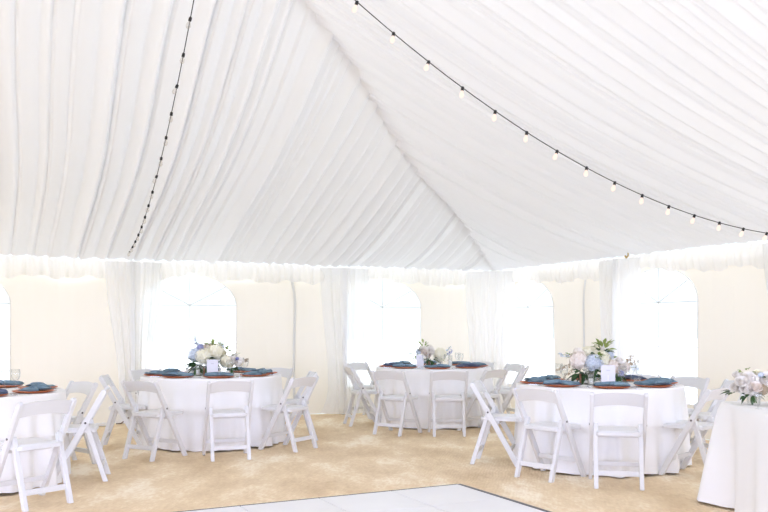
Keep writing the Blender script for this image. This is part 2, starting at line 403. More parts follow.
# ------------------------------------------------------------------ chairs
def make_chair():
    e = empty('folding_chair')
    H = .775
    yz = lambda z: .225 - .565 * z              # line of the long side frames
    for s in (-1, 1):
        x0, x1 = (s * .2260, s * .1965) if s > 0 else (s * .1965, s * .2260)
        x0, x1 = min(x0, x1), max(x0, x1)
        hw = .027
        pts = [(yz(0) - hw, 0), (yz(0) + hw, 0), (yz(.42) + hw * 1.05, .42), (yz(H - .025) + hw * .9, H - .025)]
        cy, cz = yz(H - .02), H - .022
        for k in range(1, 7):
            a = R(20) + PI * k / 7
            pts.append((cy + .023 * cos(a), cz + .023 * sin(a)))
        pts += [(yz(H - .03) - hw * .9, H - .035), (yz(.42) - hw * 1.05, .42)]
        f = MB().prism(pts, x0, x1).build('side_frame', M['resin'], e, smooth=False, bevel=.004)
        b = MB(); yb, zb = yz(.50), .50
        b.tube([(s * .2250, yb, zb), (s * .2295, yb, zb)], .009, 10).build('pivot_bolt', M['bolt'], f)
        # rear leg, hinged to the side frame just above the seat
        lx0, lx1 = sorted((s * .195, s * .160))
        ya, yb2 = -.215, -.06
        q = .020
        pts = [(ya - q, 0), (ya + q, 0), (yb2 + q, .49), (yb2 + q * .5, .512), (yb2 - q * .5, .515), (yb2 - q, .495)]
        MB().prism(pts, lx0, lx1).build('leg', M['resin'], e, smooth=False, bevel=.004)
    # crowned top rail, gently curved backwards
    def rail(front):
        def fn(a, b):
            x = -.2005 + .401 * a; s = a * 2 - 1
            zt = H - .018 + .018 * (1 - s * s); zb = .652 + .022 * (1 - s * s)
            z = zb + (zt - zb) * b
            return (x, yz(z) - .016 * (1 - s * s) + (.010 if front else -.010), z)
        return fn
    mb = MB(); nu, nv = 14, 3
    mb.grid(rail(True), nu, nv); mb.grid(rail(False), nu, nv)
    w = nu + 1; o = w * (nv + 1); ring = [i for i in range(w)] + [j * w + nu for j in range(1, nv + 1)] + [nv * w + i for i in range(nu - 1, -1, -1)] + [j * w for j in range(nv - 1, 0, -1)]
    mb.f += [(ring[k], ring[(k + 1) % len(ring)], ring[(k + 1) % len(ring)] + o, ring[k] + o) for k in range(len(ring))]
    mb.build('backrest', M['resin'], e, smooth=False, bevel=.003)
    # seat frame and padded vinyl seat
    st = MB()
    def rr(y0, y1, x, r, n=4):
        out = []
        for cx, cy, a0 in ((x - r, y1 - r, 0), (-x + r, y1 - r, 90), (-x + r, y0 + r, 180), (x - r, y0 + r, 270)):
            for k in range(n + 1):
                a = R(a0 + 90 * k / n); out.append((cx + r * cos(a), cy + r * sin(a)))
        return out
    o = rr(-.135, .255, .175, .03); n = len(o)
    st.add([(x, y, .415) for x, y in o] + [(x, y, .447) for x, y in o],
           [tuple(range(n - 1, -1, -1)), tuple(range(n, 2 * n))] + [(i, (i + 1) % n, n + (i + 1) % n, n + i) for i in range(n)])
    so = st.build('seat', M['resin'], e, smooth=False, bevel=.004)
    pd = MB(); ins = [(0, .446), (.0, .450), (.005, .454), (.02, .456)]; rings = []
    for d, z in ins: rings.append([(x, y, z) for x, y in rr(-.115 + d, .24 - d, .158 - d, .03)])
    vs = [p for r_ in rings for p in r_]
    fs = [(j * n + i, j * n + (i + 1) % n, (j + 1) * n + (i + 1) % n, (j + 1) * n + i) for j in range(3) for i in range(n)] + [tuple(range(3 * n, 4 * n))]
    pd.add(vs, fs).build('seat_pad', M['vinyl'], so, smooth=True)
    for s in (-1, 1):       # arm that carries the seat between the frames
        MB().box((s * .1860, .05, .43), (.010, .15, .012)).build('seat_rail', M['resin'], e, smooth=False, bevel=.003)
    yy = lambda z: -.215 + z * (.155 / .49)
    MB().box((0, yy(.12), .12), (.177, .009, .021)).build('stretcher', M['resin'], e, smooth=False, bevel=.003)
    MB().box((0, yz(.15), .15), (.201, .009, .019)).build('stretcher', M['resin'], e, smooth=False, bevel=.003)
    MB().box((0, yz(.40) + .035, .405), (.177, .008, .02)).build('stretcher', M['resin'], e, smooth=False, bevel=.003)
    return e
chair0 = make_chair(); used = []
def place_chair(c, a, r, label, group, head=None, pos=None):
    """a: direction from the table centre, 0 towards -y; head: heading the sitter faces (0 = +y, + turns left)"""
    x, y = pos if pos else (c[0] + r * sin(R(a)), c[1] - r * cos(R(a)))
    h = R(head if head is not None else a)
    if not used:
        o = chair0; o.location = (x, y, 0); o.rotation_euler = (0, 0, h); used.append(1)
    else: o = dup(chair0, (x, y, 0), h)
    return tag(o, label, 'chair', group)

# ------------------------------------------------------------------ cloths
def fold_fn(seed, ns):
    rnd = random.Random(seed); k = [(n, rnd.uniform(0, 6.28), rnd.uniform(.6, 1.2)) for n in ns]
    def f(t):
        v = sum(w * sin(n * t + p + .5 * sin(2 * t + p)) for n, p, w in k) / len(k)
        return v
    return f
def round_cloth(name, r0, drop, z0, seed, amp, flare, hem, label, push=0):
    f = fold_fn(seed, (9, 14, 19, 27)); rows = [0, .02, .05, .1, .16, .24, .34, .46, .58, .7, .8, .9, 1]
    mb = MB(); n = 220; nt = 6
    vs = []; zc = z0 + .002
    prof = []
    for k in range(1, nt): prof.append((r0 * k / nt, None, 0))
    for k in range(5):
        a = PI / 2 * k / 4; prof.append((r0 - .014 + .014 * sin(a), z0 - .014 + .014 * cos(a), 0))
    for rr in rows[1:]: prof.append((r0, z0 - .014 - rr * (drop - .014), rr))
    vs.append((0, 0, z0))
    for r, z, k in prof:
        for i in range(n):
            t = 2 * PI * i / n
            d = k * drop
            A = amp * (min(1, d / .65) ** .9)
            v = f(t); v = v if v < 0 else v * 1.25
            rad = r + A * v + flare * d + push
            zz = z0 if z is None else z
            if k == 1: zz = z + hem * sin(5 * t + seed) + hem * .6 * sin(13 * t)
            vs.append((rad * cos(t), rad * sin(t), zz))
    fs = [(0, 1 + i, 1 + (i + 1) % n) for i in range(n)]
    for j in range(len(prof) - 1):
        for i in range(n):
            a = 1 + j * n + i; b = 1 + j * n + (i + 1) % n
            fs.append((a, b, b + n, a + n))
    o = mb.add(vs, fs).build(name, M['cloth'])
    return o
def make_table(rt):
    e = empty('round_table')
    MB().lathe([(0, .722), (rt, .722), (rt + .004, .733), (rt, .744), (0, .744)], 64).build('tabletop', M['tablewood'], e)
    for sx in (-1, 1):
        for sy in (-1, 1):
            l = MB().tube([(sx * .40, sy * .34, .722), (sx * .44, sy * .36, .012)], .014, 8).build('leg', M['alu'], e)
            MB().lathe([(0, 0), (.022, 0), (.022, .04), (.015, .05)], 10, (sx * .44, sy * .36, 0)).build('foot', M['black'], l)
    return e

# ------------------------------------------------------------------ flowers
def rnd_unit(rnd):
    z = rnd.uniform(-1, 1); t = rnd.uniform(0, 2 * PI); r = math.sqrt(1 - z * z)
    return Vector((r * cos(t), r * sin(t), z))
def hydrangea(c, r, mat, parent, rnd, n=150, squash=.95, name='hydrangea'):
    mb = MB(); c = Vector(c)
    mb.grid(lambda a, b: c + Vector((.86 * r * sin(PI * b) * cos(2 * PI * a), .86 * r * sin(PI * b) * sin(2 * PI * a), .86 * r * squash * cos(PI * b))), 14, 8)
    for i in range(n):
        k = (i + .5) / n; z = 1 - 2 * k; t = i * 2.39996; rr = math.sqrt(1 - z * z)
        d = Vector((rr * cos(t), rr * sin(t), z))
        nr = (d + rnd_unit(rnd) * .3).normalized()
        p = c + Vector((d.x, d.y, d.z * squash)) * (r * rnd.uniform(.9, 1.04))
        a = nr.orthogonal().normalized(); b = nr.cross(a); w = r * rnd.uniform(.13, .18); ro = rnd.uniform(0, 6.28)
        for q in range(4):
            x = a * cos(ro + q * PI / 2) + b * sin(ro + q * PI / 2); y = nr.cross(x)
            mb.add([p, p + x * w * .6 + y * w * .55 + nr * w * .25, p + x * w * 1.15 + nr * w * .1, p + x * w * .6 - y * w * .55 + nr * w * .25], [(0, 1, 2, 3)])
    return mb.build(name, mat, parent, smooth=False)
def rose(c, r, axis, mat, parent, rnd, name='rose'):
    mb = MB(); c = Vector(c); ax = Vector(axis).normalized(); a0 = ax.orthogonal().normalized(); b0 = ax.cross(a0)
    for lay, (k, rad, op, hgt) in enumerate(((3, .28, .05, .95), (4, .5, .25, .92), (5, .75, .55, .78), (6, 1.0, 1.0, .50))):
        for i in range(k):
            t0 = 2 * PI * (i + .37 * lay) / k + rnd.uniform(-.1, .1); span = 2 * PI / k * .72
            def fn(u, v, t0=t0, span=span):
                t = t0 + (u - .5) * 2 * span
                rr = r * rad * (.35 + .65 * math.sqrt(v)) * (1 + .08 * (op) * v) + r * .03 * (u - .5)
                h = r * (-.45 + (hgt + .45) * v - .14 * op * v ** 3 - .22 * v * (2 * u - 1) ** 2)
                return c + (a0 * cos(t) + b0 * sin(t)) * rr + ax * h * .75
            mb.grid(fn, 6, 4)
    return mb.build(name, mat, parent)
def leaf_into(mb, p, d, ln, w, rnd):
    p = Vector(p); d = Vector(d).normalized(); s = d.cross(Vector((0, 0, 1)))
    s = s.normalized() if s.length > .05 else Vector((1, 0, 0)); up = s.cross(d); s = (s + up * rnd.uniform(-.6, .6)).normalized(); up = s.cross(d)
    vs = []
    for t, k in ((0, .05), (.25, .8), (.5, 1), (.78, .6), (1, .02)):
        q = p + d * ln * t - up * 0 + Vector((0, 0, -.25 * ln * t * t))
        vs += [q - s * w * k + up * w * .3 * k, q, q + s * w * k + up * w * .3 * k]
    fs = []
    for j in range(4):
        for i in range(2): a = j * 3 + i; fs.append((a, a + 1, a + 4, a + 3))
    mb.add(vs, fs)
def leaves(c, spread, n, ln, mat, parent, rnd, zlo=-.3, zhi=.8, name='leaf_cluster', xb=0):
    mb = MB()
    for _ in range(n):
        d = rnd_unit(rnd); d.z = rnd.uniform(zlo, zhi); d.x += xb
        leaf_into(mb, Vector(c) + d.normalized() * spread * rnd.uniform(.4, 1), d, ln * rnd.uniform(.7, 1.25), ln * .24, rnd)
    return mb.build(name, mat, parent, smooth=False)
def sprig(p, d, ln, mat_s, mat_f, parent, rnd, nf=8, fr=.014, name='delphinium'):
    p = Vector(p); d = Vector(d).normalized()
    st = MB().tube([p, p + d * ln * .5 + Vector((0, 0, .01)), p + d * ln], .002, 5).build('stem', mat_s, parent)
    mb = MB()
    for i in range(nf):
        t = .35 + .65 * i / nf; q = p + d * ln * t + rnd_unit(rnd) * .012
        for k in range(5):
            a = 2 * PI * k / 5 + rnd.random(); nr = rnd_unit(rnd); x = nr.orthogonal().normalized(); y = nr.cross(x); x2 = x * cos(a) + y * sin(a); y2 = nr.cross(x2)
            w = fr * (1.2 - .5 * t)
            mb.add([q, q + x2 * w + y2 * w * .5, q + x2 * w * 1.7, q + x2 * w - y2 * w * .5], [(0, 1, 2, 3)])
    return mb.build(name, mat_f, parent, smooth=False)
def vase_into(e, r, h, neck=1.0, n=20):
    v = MB().lathe([(0, .002), (r * .92, .002), (r, .012), (r, h * .7), (r * neck, h), (r * neck - .003, h), (r - .004, h * .7), (r - .004, .014), (0, .012)], n).build('vase', M['glass'], e)
    mb = MB(); rr = random.Random(int(r * 1000))
    for _ in range(9):
        t = rr.uniform(0, 6.28); k = rr.uniform(.1, .7) * r
        mb.tube([(k * cos(t), k * sin(t), .016), (-k * .5 * cos(t + .5), -k * .5 * sin(t + .5), h + .04)], .0035, 5)
    mb.build('stem_bunch', M['stem'], e)
    return v
def arrangement(loc, cfg, label, seed, vr=.05, vh=.13, rz=0):
    e = empty('flower_arrangement', loc, rz); rnd = random.Random(seed)
    vase_into(e, vr, vh, .95)
    for it in cfg:
        k = it[0]
        if k == 'h': hydrangea(it[1], it[2], M[it[3]], e, rnd)
        elif k == 'r': rose(it[1], it[2], it[4] if len(it) > 4 else (it[1][0] * 3, -1, .9), M[it[3]], e, rnd)
        elif k == 'l': leaves(it[1], it[2], it[3], it[4], M[it[5]], e, rnd, *(it[6:8] if len(it) > 6 else (-.3, .8)))
        elif k == 's': sprig(it[1], it[2], it[3], M[it[4]], M[it[5]], e, rnd)
    return tag(e, label, 'flowers', 'flower arrangements')

# ------------------------------------------------------------------ table settings
def make_plate():
    r = .165
    return MB().lathe([(0, .004), (r * .55, .004), (r * .68, .0), (r * .72, .003), (r * .97, .012), (r, .016), (r * .98, .019), (r * .74, .010), (r * .66, .008), (0, .008)], 36)
plate_me = None
def charger(loc, label):
    global plate_me
    if plate_me is None:
        o = make_plate().build('charger_plate', M['copper']); plate_me = o.data
    else:
        o = bpy.data.objects.new('charger_plate', plate_me); COL.objects.link(o)
    o.location = loc; return tag(o, label, 'plate', 'copper charger plates')
def napkin_mesh(seed, navy):
    """linen square gathered in the middle by a knot, the two ends fanned out over the plate"""
    rnd = random.Random(seed); mb = MB(); mat = M['napkin_navy'] if navy else M['napkin']
    for sd in (-1, 1):
        ln = rnd.uniform(.140, .162); wd = rnd.uniform(.085, .108); tilt = rnd.uniform(-.38, .38); ph = rnd.uniform(0, 6.28); lift = rnd.uniform(.028, .040)
        def fn(a, b, top, sd=sd, ln=ln, wd=wd, tilt=tilt, ph=ph, lift=lift):
            x = .010 + a * ln; k = a ** .7
            y = (b * 2 - 1) * (.022 + (wd - .022) * k)
            x -= .022 * k * abs(b * 2 - 1) ** 2
            ridge = .010 * sin(b * 13 + ph + a * 2.5) * (1 - .4 * a)
            core = lift * (1 - .35 * a) + ridge - .010 * abs(b * 2 - 1) ** 3
            ed = min(1, min(b, 1 - b) * 22, (1 - a) * 14)
            z = (.008 + core * (.45 + .55 * ed)) if top else (.006 - .004 * a * a * 0 + .002 * sin(b * 9))
            z += .004 * a
            xx, yy = x * cos(tilt) - y * sin(tilt), x * sin(tilt) + y * cos(tilt)
            return (sd * xx, yy, max(.006, z))
        o0 = len(mb.v); nu, nv = 10, 16
        mb.grid(lambda a, b: fn(a, b, True), nu, nv); mb.grid(lambda a, b: fn(a, b, False), nu, nv)
        w = nu + 1; o = w * (nv + 1)
        ring = list(range(w)) + [q * w + nu for q in range(1, nv + 1)] + [nv * w + q for q in range(nu - 1, -1, -1)] + [q * w for q in range(nv - 1, 0, -1)]
        mb.f += [(o0 + ring[k], o0 + ring[(k + 1) % len(ring)], o0 + ring[(k + 1) % len(ring)] + o, o0 + ring[k] + o) for k in range(len(ring))]
    o = mb.build('napkin', mat)
    kb = MB(); n = 14
    prof = [(-.020, .6), (-.014, .95), (0, 1.06), (.014, .95), (.020, .6)]
    vs = []
    for x, r in prof: vs += [(x + .004 * sin(4 * PI * k / n), .030 * r * cos(2 * PI * k / n), .026 + .020 * r * sin(2 * PI * k / n)) for k in range(n)]
    kb.add(vs, [(q * n + k, q * n + (k + 1) % n, (q + 1) * n + (k + 1) % n, (q + 1) * n + k) for q in range(4) for k in range(n)] + [tuple(range(n - 1, -1, -1)), tuple(range(4 * n, 5 * n))])
    kb.build('napkin_knot', mat, o)
    return o
naps = []
def napkin(loc, rz, label, navy=False):
    key = (len(naps) % 5)
    if len(naps) < 5: o = napkin_mesh(len(naps) + 3, len(naps) == 4); o.location = loc; o.rotation_euler = (0, 0, rz)
    else: o = dup(naps[key], loc, rz)
    naps.append(o); return tag(o, label, 'napkin', 'folded blue napkins')
def goblet_mesh():
    return [(0, .0), (.034, .0), (.034, .004), (.008, .010), (.006, .075), (.020, .088), (.036, .115), (.040, .145), (.037, .185), (.0355, .185), (.038, .145), (.034, .117), (.018, .092), (0, .088)]
gob = []
def goblet(loc, label, sc=1):
    if not gob: o = MB().lathe(goblet_mesh(), 18).build('water_goblet', M['glass']); gob.append(o)
    else: o = gob[0].copy(); COL.objects.link(o)
    o.location = loc; o.scale = (sc, sc, sc); return tag(o, label, 'glass', 'clear goblets')
cut = {}
def cutlery(kind, loc, rz, label):
    if kind not in cut:
        mb = MB()
        if kind == 'fork':
            mb.prism([(-.09, .002), (-.09, .005), (.03, .005), (.03, .002)], -.005, .005)
            mb.prism([(.03, .002), (.03, .005), (.055, .007), (.055, .004)], -.012, .012)
            for x in (-.010, -.0035, .003, .0095): mb.prism([(.055, .004), (.055, .007), (.10, .008), (.10, .006)], x - .0018, x + .0022)
        else:
            mb.prism([(-.105, .002), (-.105, .008), (-.01, .007), (-.01, .002)], -.006, .006)
            mb.prism([(-.01, .002), (-.01, .005), (.10, .004), (.11, .002)], -.008, .009)
        o = mb.build(kind, M['silver'], smooth=False); cut[kind] = o
    else: o = cut[kind].copy(); COL.objects.link(o)
    o.location = loc; o.rotation_euler = (0, 0, rz)
    return tag(o, label, kind, 'silver cutlery')
SECT = ['front', 'front-right', 'right', 'back-right', 'back', 'back-left', 'left', 'front-left']
def settings(c, base, tab, rad=.585, skip=(), zt=.757, jit=3):
    rnd = random.Random(jit)
    for i in range(8):
        a = base + 45 * i
        if i in skip: continue
        an = ((a + 22.5 + 360) % 360)
        sname = SECT[int(an // 45)]
        da = R(a); ux, uy = sin(da), -cos(da); tx, ty = cos(da), sin(da)
        x, y = c[0] + rad * ux, c[1] + rad * uy
        charger((x, y, zt), 'round copper charger plate at the %s place of %s' % (sname, tab))
        napkin((x, y, zt + .012), da + rnd.uniform(-.3, .3) + (PI if rnd.random() < .5 else 0), 'folded dusty blue napkin on the %s charger of %s' % (sname, tab))
        cutlery('fork', (x - tx * .20, y - ty * .20, zt), da, 'silver fork left of the %s charger on %s' % (sname, tab))
        cutlery('knife', (x + tx * .20, y + ty * .20, zt), da, 'silver knife right of the %s charger on %s' % (sname, tab))
        k = rad - .235
        goblet((c[0] + k * ux + tx * .15, c[1] + k * uy + ty * .15, zt), 'clear stemmed glass inside the %s place of %s' % (sname, tab))
def number_card(loc, rz, text, label, w=.122, h=.172):
    e = empty('table_card', loc, rz)
    MB().box((0, 0, h / 2 + .012), (w / 2, .0015, h / 2)).build('card', M['card'], e, smooth=False)
    MB().box((0, 0, .006), (w * .3, .018, .006)).build('stand', M['silver'], e, smooth=False, bevel=.002)
    # small grey flourish
    fl = MB(); pts = [(-.017 + .034 * k / 20, -.003, .012 + h * .74 + .004 * sin(k * 1.35)) for k in range(21)]
    fl.tube(pts, .0016, 5).build('flourish', M['ink'], e)
    if text:
        cu = bpy.data.curves.new('numeral', 'FONT'); cu.body = text; cu.size = .075; cu.align_x = 'CENTER'; cu.extrude = .0004
        cu.materials.append(M['paleink'])
        tmp = bpy.data.objects.new('numeral_text', cu); COL.objects.link(tmp)
        bpy.context.view_layer.update()
        me = bpy.data.meshes.new_from_object(tmp.evaluated_get(bpy.context.evaluated_depsgraph_get())); bpy.data.objects.remove(tmp)
        o = bpy.data.objects.new('numeral', me); COL.objects.link(o); o.parent = e
        o.location = (0, -.003, .045); o.rotation_euler = (PI / 2, 0, 0)
    return tag(e, label, 'card', 'table cards')
def candle(loc, h, label):
    e = empty('glass_candle', loc)
    MB().lathe([(0, .002), (.028, .002), (.030, .01), (.030, h), (.028, h), (.027, .012), (0, .01)], 18).build('holder', M['glass'], e)
    b = MB().lathe([(0, .012), (.022, .012), (.022, h * .55), (.018, h * .58), (0, h * .57)], 16).build('candle', M['wax'], e)
    MB().tube([(0, 0, h * .57), (.002, 0, h * .57 + .012)], .0012, 5).build('wick', M['black'], b)
    return tag(e, label, 'candle', 'glass candle holders')
def mill(loc, label, h=.10):
    e = empty('pepper_mill', loc)
    MB().lathe([(0, 0), (.013, 0), (.013, .012), (.009, .03), (.011, h * .72), (.007, h * .78), (0, h * .78)], 12).build('body', M['brown'], e)
    MB().lathe([(0, h * .78), (.007, h * .78), (.011, h * .86), (.008, h * .97), (0, h)], 12).build('knob', M['brown'], e)
    return tag(e, label, 'shaker')

ZT = .757
tabs = {
 'A': ((-1.95, 9.64), 'the middle-left table', 31),
 'B': ((.67, 11.55), 'the farthest table', 57),
 'C': ((2.06, 8.17), 'the right-centre table', 83),
 'D': ((-3.50, 7.12), 'the table cut by the left photo edge', 12),
}
t0 = None
for key, (c, nmx, seed) in tabs.items():
    if t0 is None: t0 = make_table(.755); t = t0; t.location = (*c, 0)
    else: t = dup(t0, (*c, 0), .3 * seed)
    tag(t, 'round banquet table hidden under white cloths, ' + nmx, 'table', 'round banquet tables')
    o = round_cloth('tablecloth', .768, .742, .750, seed, .078, .03, .006, '')
    o.location = (*c, .002); tag(o, 'floor-length white cloth hanging around ' + nmx, 'tablecloth', 'floor-length white tablecloths')
    o = round_cloth('overlay_cloth', .776, .335, .754, seed, .078, .03, .008, '', push=.006)
    o.location = (*c, .002); tag(o, 'short white overlay cloth on top of ' + nmx, 'tablecloth', 'short white overlay cloths')
gr = 'white folding chairs around the round tables'
W = 'white folding chair '
A, B, C, D = (tabs[k][0] for k in 'ABCD')
for a, r, l in ((18.7, 1.22, 'with its back to us at the front of'), (-17, 1.20, 'at the front-left of'), (-65, .97, 'at the left side of'), (-131, 1.12, 'at the back-left of'),
                (59, 1.10, 'at the front-right of'), (103, .95, 'at the right side of'), (155, 1.18, 'at the back-right of'), (-164, 1.2, 'hidden by flowers at the back of')):
    place_chair(A, a, r, W + l + ' the middle-left table', gr, {-65: -80, -17: -28}.get(a))
for a, r, h, l in ((4.6, 1.27, 1, 'with its back to us at the front of'), (0, 0, -32, 'at the front-left of'), (-75, .98, None, 'at the left side of'), (-128, 1.15, None, 'at the back-left of'),
                   (32.6, 1.07, 45, 'at the front-right of'), (75, 1.05, None, 'nearer of two at the right side of'), (112, 1.08, None, 'farther of two at the right side of'), (147, 1.25, None, 'at the back-right of')):
    place_chair(B, a, r, W + l + ' the farthest table', gr, h, (.15, 10.36) if l == 'at the front-left of' else None)
for a, r, h, l in ((-6.5, 1.15, -12, 'with its back to us at the front of'), (-39, 1.0, -46, 'at the front-left of'), (-90, .97, -106, 'side-on at the left of'),
                   (45, .97, 46, 'side-on at the front-right of'), (97, 1.22, None, 'at the right side of'), (124, 1.2, None, 'between right and back-right of'), (148, 1.25, None, 'at the back-right behind the plates of')):
    place_chair(C, a, r, W + l + ' the right-centre table', gr, h)
for a, r, h, l in ((47, 1.23, 53, 'nearest the camera at'), (100, .99, 104, 'side-on at the right of'), (152, 1.02, 140, 'at the back-right of')):
    place_chair(D, a, r, W + l + ' the table cut by the left photo edge', gr, h, (-2.60, 7.29) if a == 100 else None)
settings(A, 18.7, 'the middle-left table', jit=1)
settings(B, 2, 'the farthest table', jit=2)
settings(C, -3, 'the right-centre table', jit=3)
settings(D, 40, 'the table at left photo edge', jit=4, skip=(4, 5, 6))

# centrepieces
AX, AY = A
arrangement((AX - .02, AY - .02, ZT), [
    ('h', (-.05, -.06, .21), .098, 'cream'), ('h', (.075, -.05, .265), .092, 'cream'), ('h', (-.16, .0, .225), .085, 'paleblue'),
    ('h', (.02, .10, .22), .09, 'white'), ('r', (-.02, -.02, .325), .045, 'blush', (0, -.6, 1)), ('h', (-.10, .0, .30), .05, 'violet'),
    ('h', (.12, .03, .315), .035, 'paleblue'), ('r', (.155, -.02, .25), .035, 'cream'),
    ('l', (-.06, -.06, .13), .12, 46, .12, 'leaf', -.8, .3), ('l', (.10, -.09, .19), .06, 12, .08, 'leaf', -.6, .3), ('l', (.10, .0, .18), .10, 14, .08, 'leaf', -.5, .5), ('l', (.05, .0, .29), .09, 16, .07, 'leaf2', .2, 1.2),
    ('l', (.18, 0, .27), .05, 8, .06, 'leaf2', 0, 1), ('s', (-.12, 0, .28), (-.35, 0, .9), .17, 'stem', 'paleblue'), ('s', (-.10, .02, .28), (-.6, 0, .8), .13, 'stem', 'violet')],
    'large cream and pale blue hydrangea centrepiece on the middle-left table', 3, .045, .13)
arrangement((AX + .23, AY - .05, ZT), [
    ('h', (-.05, -.03, .155), .072, 'cream'), ('r', (.03, -.06, .17), .055, 'white'), ('r', (-.005, -.07, .115), .045, 'cream'), ('h', (.08, -.01, .15), .058, 'white'),
    ('r', (.10, -.03, .135), .035, 'cream'), ('h', (.075, -.055, .185), .022, 'violet'), ('r', (.03, .02, .22), .035, 'white', (0, -.4, 1)),
    ('l', (0, 0, .09), .05, 14, .06, 'leaf', -.6, .2), ('l', (.03, 0, .2), .06, 8, .05, 'leaf2', .2, 1), ('s', (.10, 0, .15), (.9, 0, .25), .10, 'twig', 'twig')],
    'small white and blush rose arrangement right of the card on the middle-left table', 4, .03, .09)
number_card((AX + .065, AY - .30, ZT), .08, '', 'white card with a grey flourish on the middle-left table')
candle((AX - .11, AY - .22, ZT), .12, 'clear glass holder with white candle left of the card on the middle-left table')
candle((AX - .19, AY - .10, ZT), .09, 'short glass candle holder under the blue blooms on the middle-left table')
mill((AX - .02, AY - .33, ZT), 'slim dark brown shaker beside the card on the middle-left table')
BX, BY = B
arrangement((BX - .07, BY - .02, ZT), [
    ('r', (-.05, -.05, .20), .05, 'blush'), ('r', (.03, -.06, .21), .052, 'white'), ('r', (-.01, -.07, .155), .045, 'blush'), ('h', (.0, .03, .22), .08, 'white'), ('r', (-.09, -.02, .24), .04, 'white'),
    ('h', (-.135, -.02, .20), .035, 'paleblue'), ('l', (.03, -.03, .11), .07, 26, .08, 'leaf', -.8, .2), ('l', (-.06, 0, .25), .09, 14, .06, 'leaf2', .1, 1.1), ('l', (-.15, 0, .16), .07, 12, .06, 'leaf2', -.3, .5),
    ('l', (-.10, 0, .21), .05, 8, .06, 'leaf', -.2, .5), ('s', (-.1, 0, .18), (-.8, 0, -.5), .13, 'twig', 'leaf2')],
    'white and blush rose centrepiece left of centre on the farthest table', 5, .04, .11)
arrangement((BX + .09, BY - .03, ZT), [
    ('h', (0, -.02, .17), .09, 'cream'), ('h', (-.01, 0, .12), .06, 'cream'), ('l', (.0, 0, .1), .05, 10, .05, 'leaf2', -.5, .3),
    ('s', (.06, 0, .16), (.5, 0, .7), .15, 'stem', 'paleblue'), ('s', (.07, 0, .14), (.8, 0, .7), .13, 'stem', 'violet')],
    'pale cream hydrangea arrangement right of centre on the farthest table', 6, .035, .09)
number_card((BX - .19, BY - .22, ZT), .05, '', 'white card left of the flowers on the farthest table', .10, .155)
mill((BX - .075, BY - .30, ZT), 'slim brown shaker beneath the roses on the farthest table', .09)
candle((BX + .22, BY - .12, ZT), .16, 'tall glass candle holder right of the flowers on the farthest table')
candle((BX + .05, BY - .22, ZT), .11, 'glass candle holder below the cream hydrangea on the farthest table')
CX, CY = C
arrangement((CX - .09, CY - .02, ZT), [
    ('h', (-.115, -.04, .225), .088, 'blush'), ('h', (.02, -.08, .205), .085, 'paleblue'), ('h', (.105, -.03, .235), .088, 'cream'), ('h', (.0, .06, .29), .075, 'cream'), ('h', (-.10, .03, .30), .05, 'white'),
    ('r', (.075, .0, .35), .035, 'cream', (0, -.4, 1)), ('r', (.13, .02, .33), .03, 'white', (0, -.4, 1)), ('h', (.19, .02, .27), .05, 'paleblue'),
    ('l', (-.06, -.05, .12), .09, 34, .10, 'leaf', -.8, .2), ('l', (.07, -.06, .15), .07, 18, .08, 'leaf', -.6, .3), ('l', (.06, -.09, .25), .04, 8, .07, 'leaf2', -.2, .5), ('l', (.13, 0, .31), .10, 20, .08, 'leaf2', .1, 1.1), ('l', (.10, 0, .27), .08, 12, .08, 'leaf', 0, .8),
    ('l', (-.16, 0, .25), .07, 8, .05, 'leaf2', 0, .8), ('l', (.2, 0, .22), .06, 8, .07, 'leaf2', -.1, .7),
    ('s', (-.16, 0, .25), (-.8, 0, .2), .15, 'stem', 'paleblue'), ('s', (-.15, 0, .20), (-.8, 0, -.35), .19, 'twig', 'twig'), ('s', (-.12, 0, .18), (-.7, 0, -.7), .2, 'twig', 'twig'), ('s', (-.08, -.02, .18), (-.5, 0, -.8), .17, 'twig', 'twig')],
    'large blush, blue and cream hydrangea centrepiece on the right-centre table', 7, .045, .13)
arrangement((CX + .165, CY - .05, ZT), [
    ('h', (-.05, -.02, .165), .07, 'blush'), ('r', (.03, -.05, .175), .05, 'white'), ('r', (-.01, -.06, .13), .042, 'blush'), ('h', (.075, 0, .16), .055, 'blush'), ('r', (.02, 0, .225), .04, 'white', (0, -.3, 1)),
    ('h', (.025, -.06, .105), .028, 'violet'), ('l', (.0, 0, .09), .06, 20, .07, 'leaf', -.8, .2), ('s', (.1, 0, .17), (.9, 0, .4), .12, 'twig', 'twig'), ('s', (.1, 0, .15), (.9, 0, .0), .11, 'stem', 'paleblue'), ('s', (.08, 0, .2), (.6, 0, .6), .10, 'twig', 'twig')],
    'small blush rose arrangement right of the card on the right-centre table', 8, .03, .10)
number_card((CX + .02, CY - .28, ZT), -.05, '1', 'lavender-white card with pale numeral on the right-centre table', .130, .176)
mill((CX - .215, CY - .18, ZT), 'slim brown upright shaker left of the flowers on the right-centre table', .105)
candle((CX - .13, CY - .24, ZT), .11, 'glass candle holder left of the card on the right-centre table')
candle((CX - .085, CY - .33, ZT), .08, 'short glass candle holder nearest the front charger on the right-centre table')
candle((CX + .30, CY - .25, ZT), .07, 'short glass candle holder right of the card on the right-centre table')

